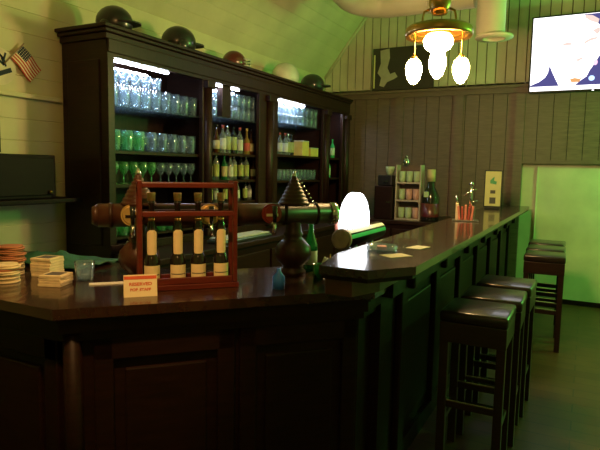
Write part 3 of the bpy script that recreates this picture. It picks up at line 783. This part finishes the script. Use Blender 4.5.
# lit oval sign
SGN = Matrix.Translation((-.012, -.065, .046)) @ Matrix.Rotation(math.radians(90), 4, 'Z')
pts = [(.175*math.cos(PI*k/24), .02+.178*math.sin(PI*k/24)) for k in range(25)] + [(-.17, 0), (.17, 0)]
t = MB(); t.prism(pts, -.022, .022, M['dome'], SGN @ Matrix.Rotation(PI/2, 4, 'X'))
t.prism([(x*.93, .01+(y-.01)*.95) for x, y in pts], -.030, .030, M['dome'], SGN @ Matrix.Rotation(PI/2, 4, 'X'))
o = t.build('lit_sign', None, bt2); o['label'] = 'white glowing dome-shaped sign'

# ------------------------------------------------------------------ on the raised ledge
LZ = 1.12
ash = thing('ashtray', 'round clear glass ashtray on the raised ledge near its corner', 'ashtray', (-.845, 2.47, LZ))
MB().lathe([(0, 0), (.066, 0), (.072, .006), (.074, .030), (.066, .030), (.058, .012), (0, .010)], M['glassclear'], 24).build('bowl', None, ash)
o = MB().box((-.022, -.028, 0), (.022, .028, .016), bev=.003).build('folded_napkin', M['pink'], None, (-.845, 2.465, LZ+.0115), .4); tag(o, 'crumpled pink napkin lying in the glass ashtray', 'napkin')
for (i, x, y, r, sx, sy) in ((0, -.745, 2.375, -.6, .085, .125), (1, -.735, 2.70, -.2, .075, .12)):
    o = MB().box((-sx/2, -sy/2, 0), (sx/2, sy/2, .002)).build('paper_slip', M['card'], None, (x, y, LZ), r)
    tag(o, ['cream paper slip lying in front of the ashtray', 'cream paper slip lying behind the ashtray'][i], 'paper', 'paper slips on the ledge')
nc = thing('napkin_caddy', 'napkin caddy with red napkins and silver figure on the ledge', 'caddy', (-.835, 4.40, LZ), .2)
MB().box((-.10, -.06, 0), (.10, .06, .012), bev=.003).build('tray', M['steel'], nc)
MB().box((-.075, -.05, .012), (-.055, .05, .14), bev=.003).build('side_clip', M['card'], nc)
MB().box((.055, -.05, .012), (.07, .05, .12), bev=.003).build('side_clip', M['steel'], nc)
for k in range(5):
    MB().box((-.05+k*.021, -.055, .012), (-.034+k*.021, .055, .125-.012*(k % 2)), rot=Matrix.Rotation(.06*(k-2), 4, 'Y'), bev=.002).build('napkin', M['pink'] if k % 2 == 0 else M['lab4'], nc)
t = MB(); t.tube((.035, .0, .10), (.035, 0, .27), .012, .009, M['chrome']); t.ball((.035, 0, .29), .018, M['chrome']); t.tube((-.02, 0, .20), (.035, 0, .235), .006, .008, M['chrome']); t.tube((.035, 0, .235), (.075, 0, .25), .008, .005, M['chrome']); t.tube((.035, 0, .15), (.085, 0, .16), .006, .005, M['chrome']); t.build('figure', None, nc)
MB().tube((-.065, 0, .135), (-.075, 0, .20), .006).build('stick', M['steel'], nc)
mc = thing('menu_stand', 'upright yellow menu card in dark holder at far end of ledge', 'menu', (-.875, 6.02, LZ), .10)
MB().box((-.075, -.035, 0), (.075, .035, .02), bev=.004).build('base', M['black'], mc)
MB().box((-.088, -.008, .02), (.088, .004, .405), bev=.003).build('frame', M['black'], mc)
t = MB(); t.box((-.078, -.0095, .035), (.078, -.008, .395), M['menu'])
t.prism([(-.03, .27), (.03, .26), (.035, .29), (.005, .30), (.012, .34), (-.005, .33), (-.03, .30)], .0095, .0105, M['menugreen'], Matrix.Rotation(PI/2, 4, 'X'))
t.box((-.025, -.0105, .165), (.025, -.0095, .20), M['print']); t.box((-.03, -.0105, .06), (.03, -.0095, .125), M['print'])
t.build('card', None, mc)

# ------------------------------------------------------------------ on the side counter at the far wall
CZ2 = .95
cm = thing('coffee_grinder', 'dark upright coffee grinder with pale hopper on the side counter', 'grinder', (-2.06, 6.12, CZ2))
MB().box((-.11, -.12, 0), (.11, .12, .38), bev=.012).build('body', M['bar_front'], cm)
MB().box((-.085, -.09, .38), (.085, .09, .50), bev=.012).build('head', M['black'], cm)
MB().lathe([(0, 0), (.03, 0), (.052, .07), (.052, .10), (0, .10)], M['cupgreen'], 16, (.03, 0, .50)).build('hopper', None, cm)
for (x, z) in ((.02, .42), (.06, .19)): MB().box((x-.025, -.128, z), (x+.025, -.118, z+.012)).build('trim_plate', M['chrome'], cm)
cs = thing('cup_rack', 'small pale open rack of cups on the side counter', 'rack', (-1.785, 6.10, CZ2))
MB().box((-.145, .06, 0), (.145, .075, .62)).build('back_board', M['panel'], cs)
for xx in (-.145, .130): MB().box((xx, -.075, 0), (xx+.015, .06, .62)).build('side_board', M['shelfwhite'], cs)
for z in (0, .21, .41): MB().box((-.13, -.075, z), (.13, .06, z+.02)).build('shelf', M['shelfwhite'], cs)
cup = {}
for r, z in enumerate((.02, .23, .43)):
    for c in range(3):
        mk = 'cupgreen' if (c == 0 or (r == 0 and c == 1) or (r == 2 and c > 0)) else 'cuppink'
        if mk not in cup: cup[mk] = o = MB().lathe([(0, 0), (.028, 0), (.036, .02), (.037, .12), (.033, .12), (.03, .02), (0, .012)], M[mk], 14).build('paper_cup', None)
        else: o = cup[mk].copy(); COL.objects.link(o)
        o.location = (-1.785-.083+c*.083, 6.08, CZ2+z)
        tag(o, f'{"pale green" if mk == "cupgreen" else "pinkish"} cup on the {["lowest", "middle", "top"][r]} shelf of the cup rack, {["left", "middle", "right"][c]}', 'cup', 'cups in the small rack')
o = thing('steel_shaker', 'steel shaker with round knob standing on the cup rack', 'shaker', (-1.835, 6.10, CZ2+.62)); MB().lathe([(0, 0), (.035, 0), (.042, .03), (.030, .07), (.014, .075), (0, .08)], M['chrome'], 16).build('body', None, o); MB().ball((0, 0, .092), .016).build('knob', M['chrome'], o)
bb = thing('display_bottle', 'large dark display bottle with pale collar and red base label', 'bottle', (-1.545, 6.10, CZ2))
MB().lathe([(0, 0), (.095, 0), (.10, .02), (.10, .27), (.06, .36), (.042, .39), (.040, .55), (0, .55)], M['bdark'], 20).build('body', None, bb)
MB().lathe([(0, .575), (.045, .575), (.045, .44), (.041, .44)], M['lab1'], 18).build('collar', None, bb)
MB().lathe([(.102, .05), (.102, .20), (.10, .20)], M['maroon'], 20).build('base_label', None, bb)
MB().box((-.05, -.104, .27), (.0, -.085, .33)).build('badge', M['cupgreen'], bb)

# ------------------------------------------------------------------ chandelier
CHX, CHY = -.955, 3.80
ch = thing('chandelier', 'brass chandelier with lit bowl and hanging egg-shaped glass shades over the bar', 'chandelier', (CHX, CHY, 2.02), math.radians(14)); ch.scale = (.87, .87, 1)
t = MB(); t.tube((0, 0, .60), (0, 0, 2.32), .010); t.build('rod', M['brass'], ch)
MB().lathe([(0, 0), (.055, 0), (.07, .03), (.085, .06), (.085, .10), (.06, .14), (.03, .17), (0, .17)], M['brass'], 20, (0, 0, .53)).build('crown', None, ch)
MB().lathe([(0, 2.33), (.08, 2.33), (.07, 2.36), (0, 2.37)], M['brass'], 18).build('ceiling_rose', None, ch)
MB().lathe([(.215, .385), (.250, .382), (.258, .400), (.256, .430), (.235, .447), (.225, .43), (.225, .395), (.215, .385)], M['brass'], 32).build('ring', None, ch)
MB().lathe([(.20, .415), (.12, .43), (.06, .44), (.0, .44), (0, .446), (.12, .436), (.21, .422), (.20, .415)], M['brass'], 28).build('canopy_plate', None, ch)
for k in range(2):
    s = 1 if k else -1
    MB().sweep([(s*.075, 0, .565), (s*.115, 0, .55), (s*.125, 0, .50), (s*.125, 0, .43)], .009, seg=8).build('arm', M['brass'], ch)
b = MB().lathe([(0, .285), (.06, .288), (.092, .305), (.110, .33), (.114, .36), (.10, .385), (.085, .392), (0, .392)], M['globe'], 22).build('bowl_shade', None, ch); b['label'] = 'glowing glass bowl'
b = MB().lathe([(0, .105), (.022, .112), (.048, .142), (.064, .19), (.066, .23), (.055, .262), (.05, .287), (0, .287)], M['globe'], 18).build('egg_shade', None, ch); b['label'] = 'glowing middle egg-shaped shade under the bowl'
MB().lathe([(.085, .395), (.10, .40), (.09, .43), (.03, .44), (0, .44)], M['brass'], 22).build('bowl_holder', None, ch)
for k in range(2):
    a = k*PI; x, y = .178*math.cos(a), .178*math.sin(a)
    s = MB().lathe([(0, .070), (.022, .076), (.046, .105), (.062, .150), (.064, .185), (.052, .220), (.030, .240), (0, .242)], M['globe'], 18, (x, y, 0)).build('egg_shade', None, ch); s['label'] = 'glowing egg-shaped glass shade'
    MB().lathe([(0, .262), (.018, .262), (.032, .238), (.036, .228), (.0, .236)], M['brass'], 16, (x, y, 0)).build('shade_cap', None, s)
    MB().tube((x, y, .258), (x, y, .42), .005).build('hanger', M['brass'], ch)

# ------------------------------------------------------------------ air duct
du = thing('air_duct', 'thick painted air duct with elbow and round flanged outlet below the ceiling', 'air duct', (-.9, 5.5, 3.2))
def on_du(mb, nm, mat): o = mb.build(nm, mat); o.parent = du; o.matrix_parent_inverse = Matrix.Translation((.9, -5.5, -3.2)); return o
RZ = 3.20
path = [(-1.05, 5.5, RZ), (-1.9, 5.5, RZ)]
for k in range(1, 9):
    a = PI/2*k/8; path.append((-1.9-.30*math.sin(a), 5.5-.30*(1-math.cos(a)), RZ+.02*k/8))
path += [(-2.2, 4.6, RZ+.10), (-2.2, 2.5, RZ+.24)]
on_du(MB().sweep(path, .155, seg=20), 'main_pipe', M['duct'])
on_du(MB().tube((-.90, 5.5, 2.77), (-.90, 5.5, 4.42), .130, seg=24), 'drop_pipe', M['duct'])
on_du(MB().lathe([(.10, 0), (.168, .006), (.172, .016), (.168, .028), (.132, .036), (.10, .036), (.10, 0)], M['duct'], 30, (-.865, 5.5, 2.74)), 'flange', None)
on_du(MB().tube((-1.48, 5.5, RZ), (-1.45, 5.5, RZ), .160, seg=20), 'joint_ring', M['duct'])

# ------------------------------------------------------------------ television and poster on the far wall
tv = thing('television', 'large wall-mounted flat television showing a bright face, top right', 'television', (.045, 6.84, 2.825))
TW, TH = .70, .40
MB().box((-TW-.018, 0, -TH-.022), (TW+.018, .05, TH+.018), bev=.008).build('casing', M['black'], tv)
MB().box((-.2, .05, -.2), (.2, .075, .2)).build('wall_bracket', M['black'], tv)
t = MB()
def scr(pts, mat, d): t.prism(pts, d, d+.0006, mat, Matrix.Rotation(PI/2, 4, 'X'))
def ell(cx, cz, rx, rz, n=24): return [(cx+rx*math.cos(2*PI*k/n), cz+rz*math.sin(2*PI*k/n)) for k in range(n)]
scr([(-TW, -TH), (TW, -TH), (TW, TH), (-TW, TH)], M['tvwhite'], .001)
def px(*p): return [(-.70+(a-531)*.00957, .40-(b-20)*.01143) for a, b in p]
scr(px((600, 20), (676, 20), (676, 86), (577, 86), (590, 78), (597, 64)), M['tvnavy'], .002)
scr(px((531, 85.8), (531, 84.5), (541, 81), (547, 77), (549.5, 73), (551, 66), (554, 72), (558, 79), (562, 85.8)), M['tvnavy'], .002)
scr(px((557, 30), (563, 22), (600, 20), (606, 34), (606, 52), (600, 62), (594, 71), (587, 79), (579, 85.6), (566, 85.8), (560, 79), (556, 66), (554, 48)), M['tvskin'], .003)
scr(px((583, 20.5), (622, 20.5), (622, 60), (613, 64), (607, 48), (605, 36), (597, 29), (589, 25)), M['tvnavy'], .0038)
scr(px((585, 21), (592, 22), (599, 26), (598, 30), (590, 27), (585, 24)), M['tvshade'], .004)
scr(px((585, 46), (591, 43), (598, 42), (598, 44), (591, 45.5), (586, 48)), M['tvshade'], .0045)
scr(px((562, 47), (568, 45), (573, 46), (572, 48), (566, 48)), M['tvshade'], .0045)
scr(px((593, 36), (600, 33), (601, 37), (598, 40)), M['tvshade'], .004)
scr(px((578, 62), (585, 59.5), (585, 61.5), (580, 64)), M['tvshade'], .0045)
scr(px((573, 80), (578, 79), (583, 80), (586, 77), (583, 83), (575, 83)), M['tvorange'], .0045)
scr(ell(-.06, -.12, .022, .03, 14), M['tvpink'], .004); scr(ell(-.085, -.285, .03, .028, 14), M['tvblue'], .004); scr(ell(.30, -.15, .05, .04, 14), M['tvpink'], .004)
t.build('screen', None, tv)
MB().box((-.075, -.004, -TH-.018), (-.055, 0, -TH-.010)).build('status_light', M['led'], tv)
po = thing('poster', 'dark framed poster with a pale figure leaning above the panelling', 'poster', (-2.17, 6.90, 2.53))
PW, PH = .40, .53
MB().box((-PW, -.008, .0), (PW, .012, PH), bev=.003).build('frame', M['postergray'], po)
t = MB()
def ps(pts, mat, d=.0085): t.prism(pts, d, d+.001, mat, Matrix.Rotation(PI/2, 4, 'X'))
ps([(-PW+.02, .02), (PW-.02, .02), (PW-.02, PH-.02), (-PW+.02, PH-.02)], M['postergray'])
ps([(-.385, .03), (-.365, .03), (-.365, .45), (-.385, .45)], M['menu'], .0096)
ps([(-.30, .50), (-.18, .52), (-.17, .40), (-.20, .28), (-.16, .20), (-.10, .22), (-.06, .16), (-.12, .13), (-.20, .10), (-.24, .04), (-.30, .06), (-.28, .16), (-.33, .22), (-.29, .34)], M['shelfwhite'], .0096)
t.build('print', None, po)

# ------------------------------------------------------------------ bar stools
def stool():
    o = thing('bar_stool', '', 'bar stool')
    t = MB(); t.box((-.163, -.172, .755), (.163, .172, .813), bev=.014); q = t.build('seat', M['leather'], o)
    for p in q.data.polygons: p.use_smooth = True
    MB().box((-.159, -.168, .655), (.159, .168, .757), bev=.004).build('apron', M['stool'], o)
    for sx in (-1, 1):
        for sy in (-1, 1):
            l = MB(); x0 = sx*.136; y0 = sy*.143
            l.box((x0-.021, y0-.021, 0), (x0+.021, y0+.021, .66), bev=.003); l.build('leg', M['stool'], o)
    for sy in (-1, 1):
        r = MB().box((-.116, sy*.143-.012, .315), (.116, sy*.143+.012, .350), bev=.003).build('stretcher', M['stool'], o)
        MB().box((-.115, sy*.143-.015, .350), (.115, sy*.143+.015, .358), bev=.001).build('foot_plate', M['chrome'], r)
    for sx in (-1, 1): MB().box((sx*.136-.011, -.123, .22), (sx*.136+.011, .123, .25), bev=.003).build('stretcher', M['stool'], o)
    return o
s0 = stool()
for i, (x, y, r) in enumerate(((-.455, 2.885, .0), (-.435, 3.275, .02), (-.42, 3.70, -.02), (-.29, 5.17, .03), (-.31, 5.62, 0), (-.33, 6.10, -.02))):
    o = s0 if i == 0 else dup(s0, (x, y, 0))
    o.location = (x, y, 0); o.rotation_euler.z = r
    o['group'] = 'stools along the right side of the bar'
    o['label'] = 'dark leather-topped wooden bar stool, ' + ['nearest of the row beside the bar', 'second from the front beside the bar', 'third from the front beside the bar', 'nearest of the far three by the green wall', 'middle of the far three by the green wall', 'farthest of the row, next to the far wall'][i]

# ------------------------------------------------------------------ lights
def point(name, loc, col, power, r=.1):
    l = bpy.data.lights.new(name, 'POINT'); l.color = col; l.energy = power; l.shadow_soft_size = r
    o = bpy.data.objects.new(name, l); COL.objects.link(o); o.location = loc; return o
def spot(name, loc, tgt, col, power, ang, blend=.6, r=.08):
    l = bpy.data.lights.new(name, 'SPOT'); l.color = col; l.energy = power; l.shadow_soft_size = r; l.spot_size = math.radians(ang); l.spot_blend = blend
    o = bpy.data.objects.new(name, l); COL.objects.link(o); o.location = loc
    o.rotation_euler = (Vector(tgt)-Vector(loc)).to_track_quat('-Z', 'Y').to_euler(); return o
point('green_lamp', (1.6, 5.9, 2.2), (.20, 1., .16), 142, .08)
point('warm_room_lamp', (.3, -.6, 2.9), (1., .52, .18), 14, .12)
spot('warm_wall_spot', (-1.1, .80, 2.6), (-3.2, 2.3, 2.75), (1., .48, .15), 40, 70, .8, .06)
spot('warm_bar_spot', (-.75, .55, 3.1), (-1.72, 1.66, 1.1), (1., .53, .18), 200, 34, .7, .06)
w = bpy.data.worlds.new('world'); S.world = w; w.use_nodes = True
w.node_tree.nodes['Background'].inputs[0].default_value = (.5, .4, .25, 1); w.node_tree.nodes['Background'].inputs[1].default_value = .01

# ------------------------------------------------------------------ camera
yaw, pitch, roll = math.radians(27.5), math.radians(5.8), math.radians(1.1)
F = Vector((-math.sin(yaw)*math.cos(pitch), math.cos(yaw)*math.cos(pitch), -math.sin(pitch)))
R = Vector((math.cos(yaw), math.sin(yaw), 0)); UP = R.cross(F)
R2 = R*math.cos(roll)+UP*math.sin(roll); U2 = UP*math.cos(roll)-R*math.sin(roll)
cam = bpy.data.cameras.new('camera'); co = bpy.data.objects.new('camera', cam); COL.objects.link(co)
mw = Matrix((R2, U2, -F)).transposed().to_4x4(); mw.translation = (0, 0, 1.5); co.matrix_world = mw
cam.sensor_width = 36; cam.lens = 550/600*36; cam.clip_start = .05
S.camera = co
S.view_settings.view_transform = 'Standard'; S.view_settings.look = 'None'; S.view_settings.gamma = 1; S.view_settings.exposure = 0.
S.cycles.use_denoising = True
S.cycles.max_bounces = 8; S.cycles.transparent_max_bounces = 16
